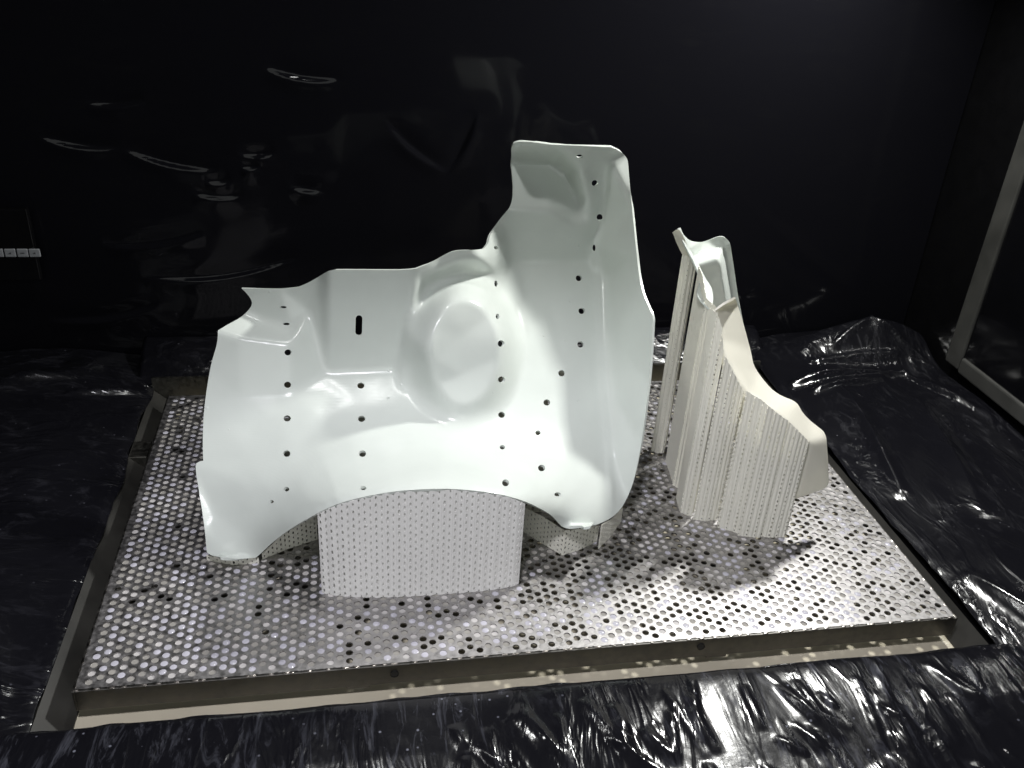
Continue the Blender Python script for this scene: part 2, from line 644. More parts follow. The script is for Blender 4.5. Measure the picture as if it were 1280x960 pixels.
# hexagon outline as 12 points (corners and mid edges); flat sides top/bottom neighbours along y
s = PY / math.sqrt(3)
hexc = [(s * math.cos(math.radians(60 * k)), s * math.sin(math.radians(60 * k))) for k in range(6)]
ring_o = []
ring_i = []
for k in range(6):
    a = np.array(hexc[k]); b = np.array(hexc[(k + 1) % 6])
    for q in (a, (a + b) / 2):
        ring_o.append(q)
        ang = math.atan2(q[1], q[0])
        ring_i.append((HR * math.cos(ang), HR * math.sin(ang)))
ring_o = np.array(ring_o) * np.array([PX / (s * 1.5), 1.0])
ring_i = np.array(ring_i)
full = (cx > HR + .0012) & (cx < W - HR - .0012) & (cy > HR + .0012) & (cy < D - HR - .0012)


def ringpts(c_x, c_y, ring, z, clampit=True):
    p = np.zeros((len(c_x), len(ring), 3))
    p[:, :, 0] = c_x[:, None] + ring[None, :, 0]
    p[:, :, 1] = c_y[:, None] + ring[None, :, 1]
    p[:, :, 2] = z
    if clampit:
        p[:, :, 0] = np.clip(p[:, :, 0], 0, W)
        p[:, :, 1] = np.clip(p[:, :, 1], 0, D)
    return p


fx, fy = cx[full], cy[full]
nf = len(fx)
K = 12
sc = 1 + rng.normal(0, 0.02, nf)
ri = ring_i[None] * sc[:, None, None]
o_ = ringpts(fx, fy, ring_o, 0.0)
i_ = np.zeros((nf, K, 3)); i_[:, :, 0] = fx[:, None] + ri[:, :, 0]; i_[:, :, 1] = fy[:, None] + ri[:, :, 1]
w_ = i_.copy(); w_[:, :, 2] = -0.0016
V = np.concatenate([o_, i_, w_], axis=1).reshape(-1, 3)
k = np.arange(K); k2 = (k + 1) % K
q1 = np.stack([k, k2, k2 + K, k + K], 1)
q2 = np.stack([k + K, k2 + K, k2 + 2 * K, k + 2 * K], 1)
qq = np.concatenate([q1, q2])
Q = (qq[None] + (np.arange(nf) * 3 * K)[:, None, None]).reshape(-1, 4)
ex, ey = cx[~full], cy[~full]
ne = len(ex)
eo = ringpts(ex, ey, ring_o, 0.0)
base = len(V)
V = np.concatenate([V, eo.reshape(-1, 3)])
qe = np.array([(0, 1, 2, 3), (0, 3, 4, 11), (4, 5, 6, 7), (4, 7, 8, 11), (8, 9, 10, 11)])
Q = np.concatenate([Q, (base + qe[None] + (np.arange(ne) * K)[:, None, None]).reshape(-1, 4)])
link('perforated_plate', quadmesh('perforated_plate', V, Q), M_plate, plat)

# resin left in the holes: thin wet discs, in drifts
dn = fbm(fx * 9 + 3, fy * 9 + 5, 3)
colr_ = fbm(fx * 40 + 30, fy * 5 + 7, 2)      # runs along columns
u = rng.random(nf)
left_bias = np.clip(0.20 - fx * 0.9, -0.12, 0.30) + np.clip((0.12 - fy) * 0.9, -0.1, 0.1)
score = 0.24 + 0.6 * left_bias + 0.22 * dn + 0.42 * colr_ + (u - 0.5) * 0.9
kind_ = np.where(score > 0.48, 0, np.where(score > 0.30, 2, np.where(score > 0.02 - 0.10 * (fx < 0.40), 1, -1)))
sel = kind_ >= 0
gx, gy, gk, gs = fx[sel], fy[sel], kind_[sel], sc[sel]
ng = len(gx)
zr = np.where(gk == 0, -0.0002 - 0.0003 * rng.random(ng), -0.0006 - 0.0008 * rng.random(ng))
dome = np.where(gk == 0, 0.0007, 0.0001) * (0.4 + rng.random(ng))
tilt = rng.normal(0, 0.03, (ng, 2))
rings = []
for f_, dz in ((0.995, 0.0), (0.7, 0.55), (0.3, 0.95)):
    p = np.zeros((ng, K, 3))
    p[:, :, 0] = gx[:, None] + ring_i[None, :, 0] * f_ * gs[:, None]
    p[:, :, 1] = gy[:, None] + ring_i[None, :, 1] * f_ * gs[:, None]
    p[:, :, 2] = zr[:, None] + dome[:, None] * dz + tilt[:, :1] * ring_i[None, :, 0] * f_ + tilt[:, 1:] * ring_i[None, :, 1] * f_
    rings.append(p)
V = np.concatenate(rings, 1).reshape(-1, 3)
qc = np.array([(2 * K + a, 2 * K + b, 2 * K + c, 2 * K + d) for a, b, c, d in ((0, 1, 2, 3), (0, 3, 4, 11), (4, 5, 6, 7), (4, 7, 8, 11), (8, 9, 10, 11))])
q2r = np.stack([k + K, k2 + K, k2 + 2 * K, k + 2 * K], 1)
qq = np.concatenate([q1, q2r, qc])
Q = (qq[None] + (np.arange(ng) * 3 * K)[:, None, None]).reshape(-1, 4)
mi = np.repeat(gk, len(qq))
link('resin_film', quadmesh('resin_film', V, Q, mi, True), [M_glaze1, M_glaze2, M_glaze3], plat, kind='stuff')

# rim rails
H = 0.0225


def rail(x0, x1, y0, y1):
    bm = bmesh.new()
    box_bm(bm, x0, x1, y0, y1, -H, -0.0007, 0.0004)
    return bm_obj('rim_rail', bm, M_rail, plat)


rail(0.0, W, -0.0022, 0.0008)
rail(0.0, W, D - 0.0008, D + 0.0022)
rail(-0.0022, -0.0001, -0.0022, D + 0.0022)
rail(W + 0.0001, W + 0.0022, -0.0022, D + 0.0022)
bm = bmesh.new()
for y in (0.12, 0.24, 0.36):
    box_bm(bm, 0.001, W - 0.001, y - 0.0015, y + 0.0015, -H, -0.0024)
bm_obj('cross_bar', bm, M_rail, plat)
# ragged weld lip along the front and side edges of the plate
bm = bmesh.new()
for x in np.arange(0.004, W, 0.0125):
    r_ = 0.0008 + 0.0007 * rng.random()
    bmesh.ops.create_icosphere(bm, subdivisions=1, radius=r_, matrix=Matrix.Translation((x + rng.normal(0, .003), -0.0008, -0.0004)) @ Matrix.Diagonal((2.6, 0.8, 0.7, 1)))
for y in np.arange(0.004, D, 0.0125):
    for xx in (0.0, W):
        r_ = 0.0008 + 0.0006 * rng.random()
        bmesh.ops.create_icosphere(bm, subdivisions=1, radius=r_, matrix=Matrix.Translation((xx, y + rng.normal(0, .003), -0.0004)) @ Matrix.Diagonal((0.8, 2.6, 0.7, 1)))
bm_obj('weld_bead', bm, M_bead, plat, smooth=True, kind='stuff')
for px_, py_ in ((493, 842), (876, 808)):
    c = on_plane_y(px_, py_, -0.0022)
    bm = bmesh.new()
    bmesh.ops.create_cone(bm, cap_ends=False, segments=20, radius1=0.0037, radius2=0.0037, depth=0.0016, matrix=Matrix.Rotation(math.pi / 2, 4, 'X'))
    bmesh.ops.create_circle(bm, cap_ends=True, segments=20, radius=0.0030, matrix=Matrix.Rotation(math.pi / 2, 4, 'X') @ Matrix.Translation((0, 0, 0.0004)))
    o = bm_obj('rim_hole', bm, M_hole, plat)
    o.location = (c[0], -0.0024, c[2])
# two little lugs under the front rail
for px_, py_ in ((448, 868), (893, 830)):
    c = on_plane_y(px_, py_, 0.0)
    bm = bmesh.new()
    box_bm(bm, -0.010, 0.010, -0.004, 0.004, -0.005, 0.0, 0.0006)
    o = bm_obj('rim_lug', bm, M_rail, plat)
    o.location = (c[0], 0.004, -H)

# ------------------------------------------------------------------ the large printed panel
panel = thing('printed_trim', 'large glossy white moulded trim with rows of holes and an arched foot, left on the platform',
              'printed trim', (0.30, 0.12, 0))


KM = 1.08


def Fbase(X, Z):
    y0 = 0.148 + 5.0 * np.maximum(0, X - 0.455) ** 2
    s_ = 0.03
    up = s_ * (np.logaddexp(0, (Z - 0.06) / s_) - np.logaddexp(0, -0.06 / s_))
    return y0 + 0.60 * Z + (KM - 0.60) * up


def solve_depth(px, py, dY):
    d = rays(px, py)
    lo = np.full(len(d), 0.35); hi = np.full(len(d), 1.9)
    for _ in range(46):
        m_ = 0.5 * (lo + hi)
        P = CP + m_[:, None] * d
        g = P[:, 1] - Fbase(P[:, 0], P[:, 2]) - dY
        hi = np.where(g > 0, m_, hi)
        lo = np.where(g > 0, lo, m_)
    return CP + (0.5 * (lo + hi))[:, None] * d


def abs_dy(px, py, Y):
    P = on_plane_y(np.array([px]), np.array([py]), np.array([Y]))
    return float(Y - Fbase(P[:, 0], P[:, 2])[0])


ctrl = []
cedges = []


def cp(x, y, v):
    ctrl.append((x, y, v))
    return len(ctrl) - 1


def cpa(x, y, Y):
    return cp(x, y, abs_dy(x, y, Y))


def ce(*ids):
    for a, b in zip(ids[:-1], ids[1:]):
        cedges.append((a, b))


# frame of the field
for x, y in ((200, 760), (200, 560), (215, 480)):
    cp(x, y, 0)
VK = 0.00072          # depth gained per pixel row on the upright faces
# the flared lip over the arch: how far the rim stands forward, fading smoothly into the face above it
LIP = [(322, 696, .147), (342, 676, .128), (365, 659, .110), (397, 641, .0935), (425, 628, .0875), (455, 620, .084), (488, 614, .082), (520, 611, .081), (555, 610, .081),
       (590, 612, .081), (625, 617, .082), (656, 626, .086), (676, 635, .096), (690, 644, .108), (703, 657, .128)]
LX = np.array([p[0] for p in LIP], float); LY = np.array([p[1] for p in LIP], float)
LV = np.array([abs_dy(*p) for p in LIP])
lfx = np.linspace(322, 703, 90)
lfy = np.interp(lfx, LX, LY); lfv = np.interp(lfx, LX, LV)


def lip_dy(px, py):
    d2 = (px[:, None] - lfx) ** 2 + (py[:, None] - lfy) ** 2
    dm = np.sqrt(d2.min(1))
    w_ = np.exp(-(d2 - d2.min(1)[:, None]) / (2 * (10 + 0.45 * dm[:, None]) ** 2))
    v = (w_ * lfv).sum(1) / w_.sum(1)
    below = py > np.interp(px, lfx, lfy)
    return v * np.where(below, 1.0, 1.30 * np.exp(-dm / 50.0) / (1 + .30 * np.exp(-dm / 14.0)))


cp(270, 646, .007); cp(272, 684, -.007); cp(256, 664, 0); cp(300, 664, 0)
for x, y in ((340, 720), (520, 700), (640, 720), (722, 660), (320, 640), (520, 580), (650, 590)):
    cp(x, y, 0)
# left band: steep above the last row, shelf and flange
st = [cp(240, 490, -.012), cp(300, 494, -.012), cp(362, 492, -.010), cp(404, 486, -.004)]
ce(*st); cp(300, 530, -.005); cp(362, 530, -.005); cp(330, 552, -.002); cp(362, 552, -.002); cp(404, 530, -.002); cp(235, 530, -.004)
g1 = cp(262, 408, -.046); g2 = cp(300, 420, -.044); g3 = cp(362, 428, -.040)
ce(g1, g2, g3)
s1 = cp(288, 384, -.018); s2 = cp(330, 402, -.014); s3 = cp(366, 409, -.020)
f1 = cp(280, 345, -.052); f2 = cp(345, 352, -.052); f3 = cp(384, 346, -.064)
ce(s1, s2, s3); ce(f1, f2, f3)
cp(230, 380, -.04); cp(230, 440, -.03)
# box
A = cp(411, 345, -.104); A0 = cp(411, 318, -.128); B = cp(519, 345, -.104); B0 = cp(519, 318, -.128)
C = cp(497, 463, 0); Dd = cp(407, 466, 0)
ce(A0, A, Dd, C, B, B0)
e2 = cp(386, 388, -.030); e3 = cp(399, 360, -.060); e4 = cp(396, 318, -.090)
ce(g3, e2, e3, e4); ce(g3, Dd)
# main face
for x, y in ((300, 575), (366, 575), (230, 575), (440, 500), (300, 600), (470, 490), (700, 540), (690, 480)):
    cp(x, y, 0)
# the round pod: upright front, sloping top, fillet on the right, lip over its top
rim = [cp(x, y, v) for x, y, v in ((522, 360, -.092), (507, 410, -.060), (500, 455, -.018), (503, 490, 0), (514, 520, 0), (535, 541, 0), (562, 548, 0), (592, 542, 0), (622, 526, 0),
                                   (645, 502, 0), (658, 470, 0), (655, 432, 0), (642, 396, -.002), (630, 362, -.010), (622, 340, -.024))]
ce(*rim)
cp(576, 470, -.002); cp(576, 420, -.010); cp(545, 410, -.022); cp(540, 450, -.012); cp(606, 400, -.008)
pk = [cp(532, 362, -.060), cp(556, 353, -.044), cp(585, 345, -.040), cp(608, 342, -.034)]
ce(*pk)
pl = [cp(528, 350, -.090), cp(550, 338, -.096), cp(572, 328, -.102), cp(604, 325, -.100)]
ce(*pl)
cp(540, 300, -.125); cp(580, 290, -.13)
# second hollow right of the pod
cp(660, 372, .006); cp(690, 372, .008); cp(700, 410, .006); cp(676, 420, .004)


def tw(y):
    return -0.00100 * (328 - y)


b1_ = cp(640, 330, -0.004); b2_ = cp(650, 328, 0.0); b3_ = cp(730, 326, 0.0)
ce(b1_, b2_, b3_)
l1 = cp(611, 314, -0.080); l2 = cp(622, 290, tw(285) - 0.02); l3 = cp(600, 285, -0.11)
ce(l1, b1_)
ce(l1, l2)
# tower recess and its frame
ro = [(634, 184), (700, 187), (722, 208), (735, 245), (739, 278), (728, 300), (690, 290), (636, 286)]
rf = [(642, 201), (688, 204), (708, 219), (720, 246), (728, 270), (716, 280), (685, 264), (640, 261)]
rv = [.072, .072, .062, .036, .010, .000, -.006, -.006]
io = [cp(x, y, tw(y)) for x, y in ro]
iv = [cp(x, y, tw(y) + v) for (x, y), v in zip(rf, rv)]
ce(*io); ce(*iv)
cp(610, 230, tw(230) + .03); cp(612, 180, tw(180)); cp(640, 160, tw(160)); cp(700, 160, tw(160)); cp(618, 265, tw(265) - .004)
for x, y in ((746, 215), (753, 250), (750, 285)):
    cp(x, y, tw(y) + 0.006)
cp(745, 176, tw(176) - 0.012); cp(760, 200, tw(200) - .004)
# crease in front of the right wing, and the wing's free edge
w = [cp(744, 308, tw(308)), cp(748, 345, 0.002), cp(752, 420, 0.003), cp(757, 500, 0.002), cp(763, 570, 0.0), cp(767, 660, 0.0)]
ce(*w)
wq = [cp(759, 345, -.012), cp(763, 420, -.016), cp(768, 500, -.012)]
for x, y, Y in ((786, 190, .372), (792, 260, .335), (799, 320, .296), (806, 362, .262), (830, 190, .360), (850, 330, .26)):
    cpa(x, y, Y)
for x, y, Y in ((816, 400, 0.234), (812, 480, 0.208), (802, 560, 0.188), (784, 630, 0.178), (850, 400, 0.180), (845, 560, 0.170), (820, 680, 0.175), (780, 700, 0.175)):
    cpa(x, y, Y)
relief = Relief(ctrl, cedges, (190, 130, 880, 770), 3.6)


def pod(px, py):
    # the round pod: upright front that leans back again towards its top
    rho = np.sqrt(((px - 578) / 79.0) ** 2 + ((py - 440) / 109.0) ** 2)
    # slope along the column: upright below, easing smoothly into the sloping top
    yy = 549 - py
    h = 0.00080 * yy - 0.00116 * 24.0 * np.logaddexp(0, (yy - 136) / 24.0)
    u = (px - 578) / 79.0
    v = (py - 440) / 109.0
    wide = 0.44 + 0.16 * sstep(-u * 1.2)
    return -0.88 * np.maximum(h, 0) * sstep((1 - rho) / wide)


def glint_rib(px, py):
    # raised rib added for the highlight line down the right wing's inner corner
    xc = np.interp(py, [300, 345, 420, 500, 570, 650], [742, 746, 750, 755, 761, 766])
    on = sstep((py - 300) / 25) * sstep((650 - py) / 40)
    return -0.0030 * np.exp(-((px - xc) / 4.0) ** 2) * on


def solve_panel(px, py):
    px = np.asarray(px, float); py = np.asarray(py, float)
    return solve_depth(px, py, relief(px, py) + lip_dy(px, py) + glint_rib(px, py) + pod(px, py))


ol = []
ol += list(spline([(302, 360.5), (330, 361), (366, 360), (380, 356), (398, 346), (408, 340), (418, 337.5), (455, 337.5), (500, 337.5), (520, 336)], 4))
ol += list(spline([(520, 336), (540, 328), (558, 318), (570, 313.5), (590, 312.5), (604, 311)], 4))[1:]
ol += list(spline([(604, 311), (610, 305), (613, 294), (622, 280), (634, 264), (640, 250), (641, 232), (639.5, 210), (639, 188)], 3))[1:]
ol += list(spline([(639, 188), (642, 180), (650, 177), (668, 178), (690, 181)], 3))[1:]
ol += list(spline([(690, 181), (720, 182), (764, 184)], 4))[1:]
ol += list(spline([(764, 184), (776, 190), (784, 199), (786, 215)], 3))[1:]
ol += list(spline([(786, 215), (790, 260), (795, 310), (799, 345), (805, 370), (815, 393), (816, 402)], 4))[1:]
ol += list(spline([(816, 402), (814, 440), (810, 490), (803, 545), (798, 575), (791, 604), (784, 622)], 4))[1:]
ol += list(spline([(784, 622), (776, 636), (764, 647), (748, 655), (730, 659), (712, 661), (702, 658)], 3))[1:]
ol += list(spline([(702, 658), (690, 645), (676, 636), (654, 626), (625, 618), (590, 613), (555, 611), (520, 612), (488, 615), (455, 621), (425, 629), (396, 642), (365, 660), (342, 677), (328, 690), (320, 697)], 4))[1:]
ol += list(spline([(320, 697), (300, 698.5), (280, 697), (264, 694), (258.5, 690)], 4))[1:]
ol += list(spline([(258.5, 690), (255, 655), (249, 615), (245, 590), (245.5, 579), (254, 576)], 4))[1:]
ol += list(spline([(254, 576), (253.5, 545), (256, 505), (263, 460), (271, 430), (272.5, 413)], 4))[1:]
ol += list(spline([(272.5, 413), (284, 406), (300, 397), (311, 387), (315, 379), (311, 370), (302, 360.5)], 3))[1:-1]
hl = [(354, 384, 4.2, 1.4), (358, 405, 4.2, 1.5), (360, 440.5, 4.4, 3.8), (359.5, 481, 4.5, 3.9), (359, 523, 4.5, 3.9), (358.5, 567, 4.5, 4.0),
      (358, 611.5, 3.6, 2.8), (339.5, 627, 2.6, 2.0), (451, 482, 4.4, 3.8), (452, 523.5, 4.5, 3.9), (453, 567, 4.6, 4.1), (454, 610, 4.0, 2.6),
      (620, 309.5, 2.4, 2.2), (620, 354.5, 2.0, 4.0), (622, 395.5, 2.2, 3.4), (626.5, 429.5, 4.3, 4.3), (627, 474.5, 4.4, 4.0), (627, 518.5, 4.2, 3.8),
      (628, 559, 3.2, 2.8), (632, 603.5, 4.4, 4.4), (724.5, 195.5, 4.0, 2.4), (743.5, 229, 4.0, 3.9), (749.5, 271.5, 3.7, 3.9), (742.5, 310, 1.8, 4.2),
      (723.5, 347.5, 3.8, 3.9), (727, 388.5, 3.9, 4.0), (725.5, 430.5, 3.9, 4.0), (702, 466.5, 4.0, 4.0), (683.5, 503, 4.2, 3.9), (672.5, 541, 3.4, 2.9),
      (677, 585, 4.4, 4.1), (697, 618, 4.0, 2.6)]
holes = [ell(*h) for h in hl]
slot = []
for a_ in range(180, 361, 30):
    slot.append((448.8 + 4.2 * math.cos(math.radians(a_)), 398.2 + 4.2 * math.sin(math.radians(a_))))
for a_ in range(0, 181, 30):
    slot.append((448.4 + 4.2 * math.cos(math.radians(a_)), 415.5 + 4.2 * math.sin(math.radians(a_))))
holes.append(slot)
sheet_from_outline('panel_shell', ol, holes, solve_panel, 4.2, 0.0026, M_shell, None)
shell = bpy.data.objects['panel_shell']


def adopt(o, par):
    o.parent = par
    o.matrix_parent_inverse = Matrix.Translation(par.location).inverted()


adopt(shell, panel)

# ------------------------------------------------------------------ support lattices
def z_for_py(xy, py):
    """height above a plate point at which its vertical meets image row py"""
    lo, hi = 0.0, 0.6
    for _ in range(40):
        m_ = (lo + hi) / 2
        _, y_ = project(np.array([xy[0], xy[1], m_]))
        if y_ > py:
            lo = m_
        else:
            hi = m_
    return (lo + hi) / 2


def lattice_sheet(name, base, top, mat, parent, du, dv, rx, ry, thick=0.0007, hexa=True, off=(0, 0), corr=0.0, corr_p=0.006, every=1):
    """a thin wall of resin pierced by rows of small holes. base: plan polyline (x,y); top: height at each base point"""
    base = np.array(base, float); top = np.array(top, float)
    seg = np.hypot(*np.diff(base, axis=0).T)
    L = np.concatenate([[0], np.cumsum(seg)])
    T = L[-1]
    nu = max(2, int(round(T / du)))
    du = T / nu
    zmax = top.max()
    nv = max(2, int(math.ceil(zmax / dv)) + 1)
    hx = [(-.5, -.5), (0, -.5), (.5, -.5), (.5, 0), (.5, .5), (0, .5), (-.5, .5), (-.5, 0)]
    cell_o = np.array(hx) * np.array([du, dv])
    ang = np.arctan2(cell_o[:, 1] / dv, cell_o[:, 0] / du)
    cell_i = np.stack([np.cos(ang) * rx, np.sin(ang) * ry], 1)
    U, Vv = np.meshgrid((np.arange(nu) + 0.5) * du, (np.arange(-1, nv) + 0.5) * dv)
    if hexa:
        Vv = Vv + (np.arange(nu) % 2)[None, :] * dv * 0.5
    U = U.ravel(); Vv = Vv.ravel()
    zt = np.interp(U, L, top)
    keep = (Vv - dv * 0.5 < zt) & (Vv + dv * .5 > 0)
    U = U[keep]; Vv = Vv[keep]
    m_ = len(U)
    colid = np.round(U / du - 0.5).astype(int)
    hol = np.where(colid % every == 0, 1.0, 0.03)[:, None, None]
    jit = hol * rng.normal(0, 0.06, (m_, 1, 2)) * np.array([rx, ry])
    scl = (1 + rng.normal(0, 0.12, (m_, 1, 1)))
    O = np.stack([U, Vv], 1)[:, None] + cell_o[None]
    I = np.stack([U, Vv], 1)[:, None] + cell_i[None] * scl * hol + jit
    # corners of cells that lie on the same grid spot stay together; clip to the wall
    uv = np.concatenate([O, I], 1).reshape(-1, 2)
    uu = np.clip(uv[:, 0], 0, T)
    ztop = np.interp(uu, L, top)
    vv = np.clip(uv[:, 1], 0, ztop)
    x = np.interp(uu, L, base[:, 0]); y = np.interp(uu, L, base[:, 1])
    if corr > 0:
        du_ = np.gradient(base, axis=0)
        tx = np.interp(uu, L, du_[:, 0]); ty = np.interp(uu, L, du_[:, 1])
        nn = np.hypot(tx, ty) + 1e-9
        a_ = corr * np.sin(uu / corr_p * 2 * math.pi)
        x = x + ty / nn * a_; y = y - tx / nn * a_
    V_ = np.stack([x + off[0], y + off[1], vv], 1)
    k_ = np.arange(8); kk_ = (k_ + 1) % 8
    qb = np.stack([k_, kk_, kk_ + 8, k_ + 8], 1)
    Q_ = (qb[None] + (np.arange(m_) * 16)[:, None, None]).reshape(-1, 4)
    me = quadmesh(name, V_, Q_, smooth=False)
    o = link(name, me, mat)
    md = o.modifiers.new('thickness', 'SOLIDIFY')
    md.thickness = thick
    md.offset = 0
    adopt(o, parent)
    return o


# block of lattice under the arch (front sheet and sheets behind it)
arch = spline([(654, 628), (625, 618.5), (590, 613), (555, 611), (520, 612), (488, 615.5), (455, 621.5), (425, 630), (397, 642)], 6)[::-1]
A3 = solve_panel(arch[:, 0], arch[:, 1])
bl = [(p[0], p[1] + 0.001) for p in A3]
bt = [p[2] - 0.001 for p in A3]
for i_l, dy_ in enumerate((0, 0.0016, 0.0036, 0.012)):
    sl = slice(0, len(bl))
    lattice_sheet('support_lattice', [(x + (0.0026 if i_l % 2 else 0.0), y + dy_) for x, y in bl[sl]], [z - (0.003 if i_l else 0.0) for z in bt[sl]], M_latw, panel,
                  0.0050, 0.0080, 0.00085, 0.0024, hexa=True, thick=0.0007, corr=0.0004, corr_p=0.0100)
# side ribs of the block
for e in (0, 10, -1):
    x, y = bl[e]
    lattice_sheet('support_rib', [(x, y + 0.001), (x + .001, y + 0.030)], [bt[e] - .003, bt[e] - .006], M_latw, panel, 0.006, 0.0078, 0.0012, 0.002)


def wall_from_px(name, base_px, top_py, mat, parent, **kw):
    B_ = on_plane_z(np.array([b[0] for b in base_px]), np.array([b[1] for b in base_px]), 0.0)
    b_ = [(p[0], p[1]) for p in B_]
    tp = [z_for_py(q, y) for q, y in zip(b_, top_py)]
    return lattice_sheet(name, b_, tp, mat, parent, **kw)


# rows of support walls behind the leaning face, hidden under it
sv = np.array([v.co[:] for v in shell.data.vertices])


def under_shell(x, y):
    d_ = (sv[:, 0] - x) ** 2 + (sv[:, 1] - y) ** 2
    near = d_ < max(0.018 ** 2, d_.min() * 1.5)
    return max(0.012, sv[near, 2].min() - 0.012)


for y_, xa, xb in ((0.200, 0.125, 0.480), (0.245, 0.140, 0.480), (0.290, 0.285, 0.470)):
    xs_ = np.linspace(xa, xb, 40)
    lattice_sheet('support_wall', [(x, y_) for x in xs_], [under_shell(x, y_) for x in xs_], M_lat, panel, 0.008, 0.010, 0.0016, 0.0026)

# walls under the right foot, behind the arch, and under the left foot
wall_from_px('support_wall', [(652, 663), (676, 678), (703, 694)], [634, 646, 664], M_lat, panel, du=0.0045, dv=0.006, rx=0.0009, ry=0.0016)
wall_from_px('support_wall', [(703, 694), (722, 688), (746, 677)], [663, 661, 657], M_lat, panel, du=0.0045, dv=0.006, rx=0.0009, ry=0.0016)
wall_from_px('support_wall', [(748, 686), (762, 672), (776, 652)], [656, 648, 634], M_lat, panel, du=0.0045, dv=0.006, rx=0.0009, ry=0.0016)
wall_from_px('support_wall', [(328, 699), (360, 686), (397, 674)], [692, 664, 642], M_lat, panel, du=0.0045, dv=0.006, rx=0.0009, ry=0.0016)
wall_from_px('support_wall', [(259, 700), (290, 706), (324, 704)], [694, 699, 697], M_lat, panel, du=0.0045, dv=0.006, rx=0.0009, ry=0.0016)

# ------------------------------------------------------------------ the smaller printed bracket
brk = thing('printed_bracket', 'small cream white folded bracket on tall support columns at the right of the platform',
            'printed bracket', (0.62, 0.2, 0))


def plain_solver(pts, edges, box, blur):
    rl = Relief([(x, y, v) for x, y, v in pts], edges, box, blur, 1.0)
    return lambda px, py: on_plane_y(px, py, rl(px, py))


def piece(name, outline, pts, edges, blur, step, mat, thick=0.0022):
    xs = [q[0] for q in outline]; ys = [q[1] for q in outline]
    sv = plain_solver(pts, edges, (min(xs) - 14, min(ys) - 14, max(xs) + 14, max(ys) + 14), blur)
    o = sheet_from_outline(name, outline, [], sv, step, thick, mat, None)
    adopt(o, brk)
    return o


# rear shell: channel with an inner step, seen over the ribbon
rs_out = list(spline([(850, 286), (856, 295), (864, 301), (876, 302.5), (888, 299.5), (898, 296), (906, 297), (912, 303), (914, 312)], 2.5))
rs_out += list(spline([(914, 312), (918, 338), (923, 372), (931, 415)], 4))[1:]
rs_out += [(915, 420), (896, 392), (890, 388), (884, 372), (876, 348), (866, 325), (857, 304)]
rs_pts = [(840, 275, .330), (850, 284, .322), (866, 299, .336), (880, 300, .346), (898, 292, .346), (914, 296, .345), (925, 300, .340),
          (930, 372, .344), (945, 430, .344), (908, 330, .346), (914, 372, .348),
          (860, 312, .318), (868, 322, .330), (902, 311, .342), (905, 318, .346), (916, 385, .350), (925, 420, .350),
          (872, 331, .312), (898, 321, .312), (902, 330, .310), (911, 386, .314), (890, 360, .317), (884, 395, .322), (905, 430, .318), (850, 320, .32), (870, 400, .322)]
rs_e = [(11, 12), (12, 13), (13, 14), (14, 15), (15, 16), (17, 18), (18, 19), (19, 20), (0, 1)]
piece('rear_shell', rs_out, rs_pts, rs_e, 1.6, 2.4, M_shell)
# ribbon: narrow white lip from the top corner down to the notch
rb_l = spline([(847.5, 285.5), (852, 298), (859, 312), (867, 327), (873, 341), (875.5, 352), (872.5, 364), (873, 371), (880, 379.5), (887, 386)], 2.5)
rb_r = spline([(890.5, 384), (891.5, 370), (889, 359), (881, 346), (873, 330), (866, 318), (857, 299), (850.5, 284.5)], 2.5)
rb_out = list(rb_l) + list(rb_r)
rb_pts = [(840, 275, .318), (860, 275, .322), (845, 287, .314), (853, 284, .318), (858, 312, .304), (866, 316, .308), (867, 328, .293), (875, 330, .298), (873, 350, .270), (886, 350, .284),
          (868, 368, .248), (894, 368, .268), (882, 384, .228), (898, 386, .236), (886, 396, .220), (860, 390, .24)]
piece('ribbon_lip', rb_out, rb_pts, [], 2.0, 2.0, M_shell, 0.0018)
# cap over the outer column
cap_out = list(spline([(841, 291), (848.5, 287), (856, 299), (862, 313), (867, 324.5)], 2.5)) + [(864, 326.5), (858, 322.5), (853, 318.5)] + list(spline([(850, 313), (845, 302), (841, 291)], 2.5))[:-1]
piece('top_cap', cap_out, [(830, 280, .316), (870, 280, .314), (875, 340, .304), (840, 340, .312), (850, 300, .309)], [], 1.0, 2.2, M_cream)
# front shell: the long curved flange
fs_out = [(893.5, 389), (905, 381), (919.5, 373.5)]
fs_out += list(spline([(919.5, 373.5), (928, 400), (938, 437), (942, 455), (948, 466), (958, 479), (968, 489), (980, 496), (990, 500), (997, 505), (1003, 515), (1012, 525), (1022, 533), (1030, 540), (1033, 548)], 3.5))[1:]
fs_out += list(spline([(1033, 548), (1035, 575), (1036, 603)], 4))[1:]
fs_out += list(spline([(1036, 603), (1033, 609), (1020, 615), (990, 625)], 4))[1:]
fs_out += [(982, 605), (950, 580), (921, 560), (909, 490), (897, 430)]
fs_pts = [(880, 389, .226), (893, 388, .222), (920, 372, .250), (938, 437, .232), (948, 466, .216), (968, 489, .198), (997, 504, .182), (1012, 524, .172), (1040, 546, .158), (1045, 605, .148),
          (900, 424, .208), (914, 456, .191), (936, 492, .171), (962, 510, .157), (985, 527, .148), (1011, 553, .139), (1000, 600, .139), (990, 632, .137), (1040, 625, .148),
          (890, 470, .20), (920, 540, .185), (960, 580, .165), (880, 430, .212), (950, 372, .262), (965, 430, .245), (985, 470, .215), (1025, 505, .182)]
fs_e = [(1, 10), (10, 11), (11, 12), (12, 13), (13, 14), (14, 15), (15, 16), (16, 17)]
piece('front_flange', fs_out, fs_pts, fs_e, 4.0, 3.0, M_cream, 0.0024)

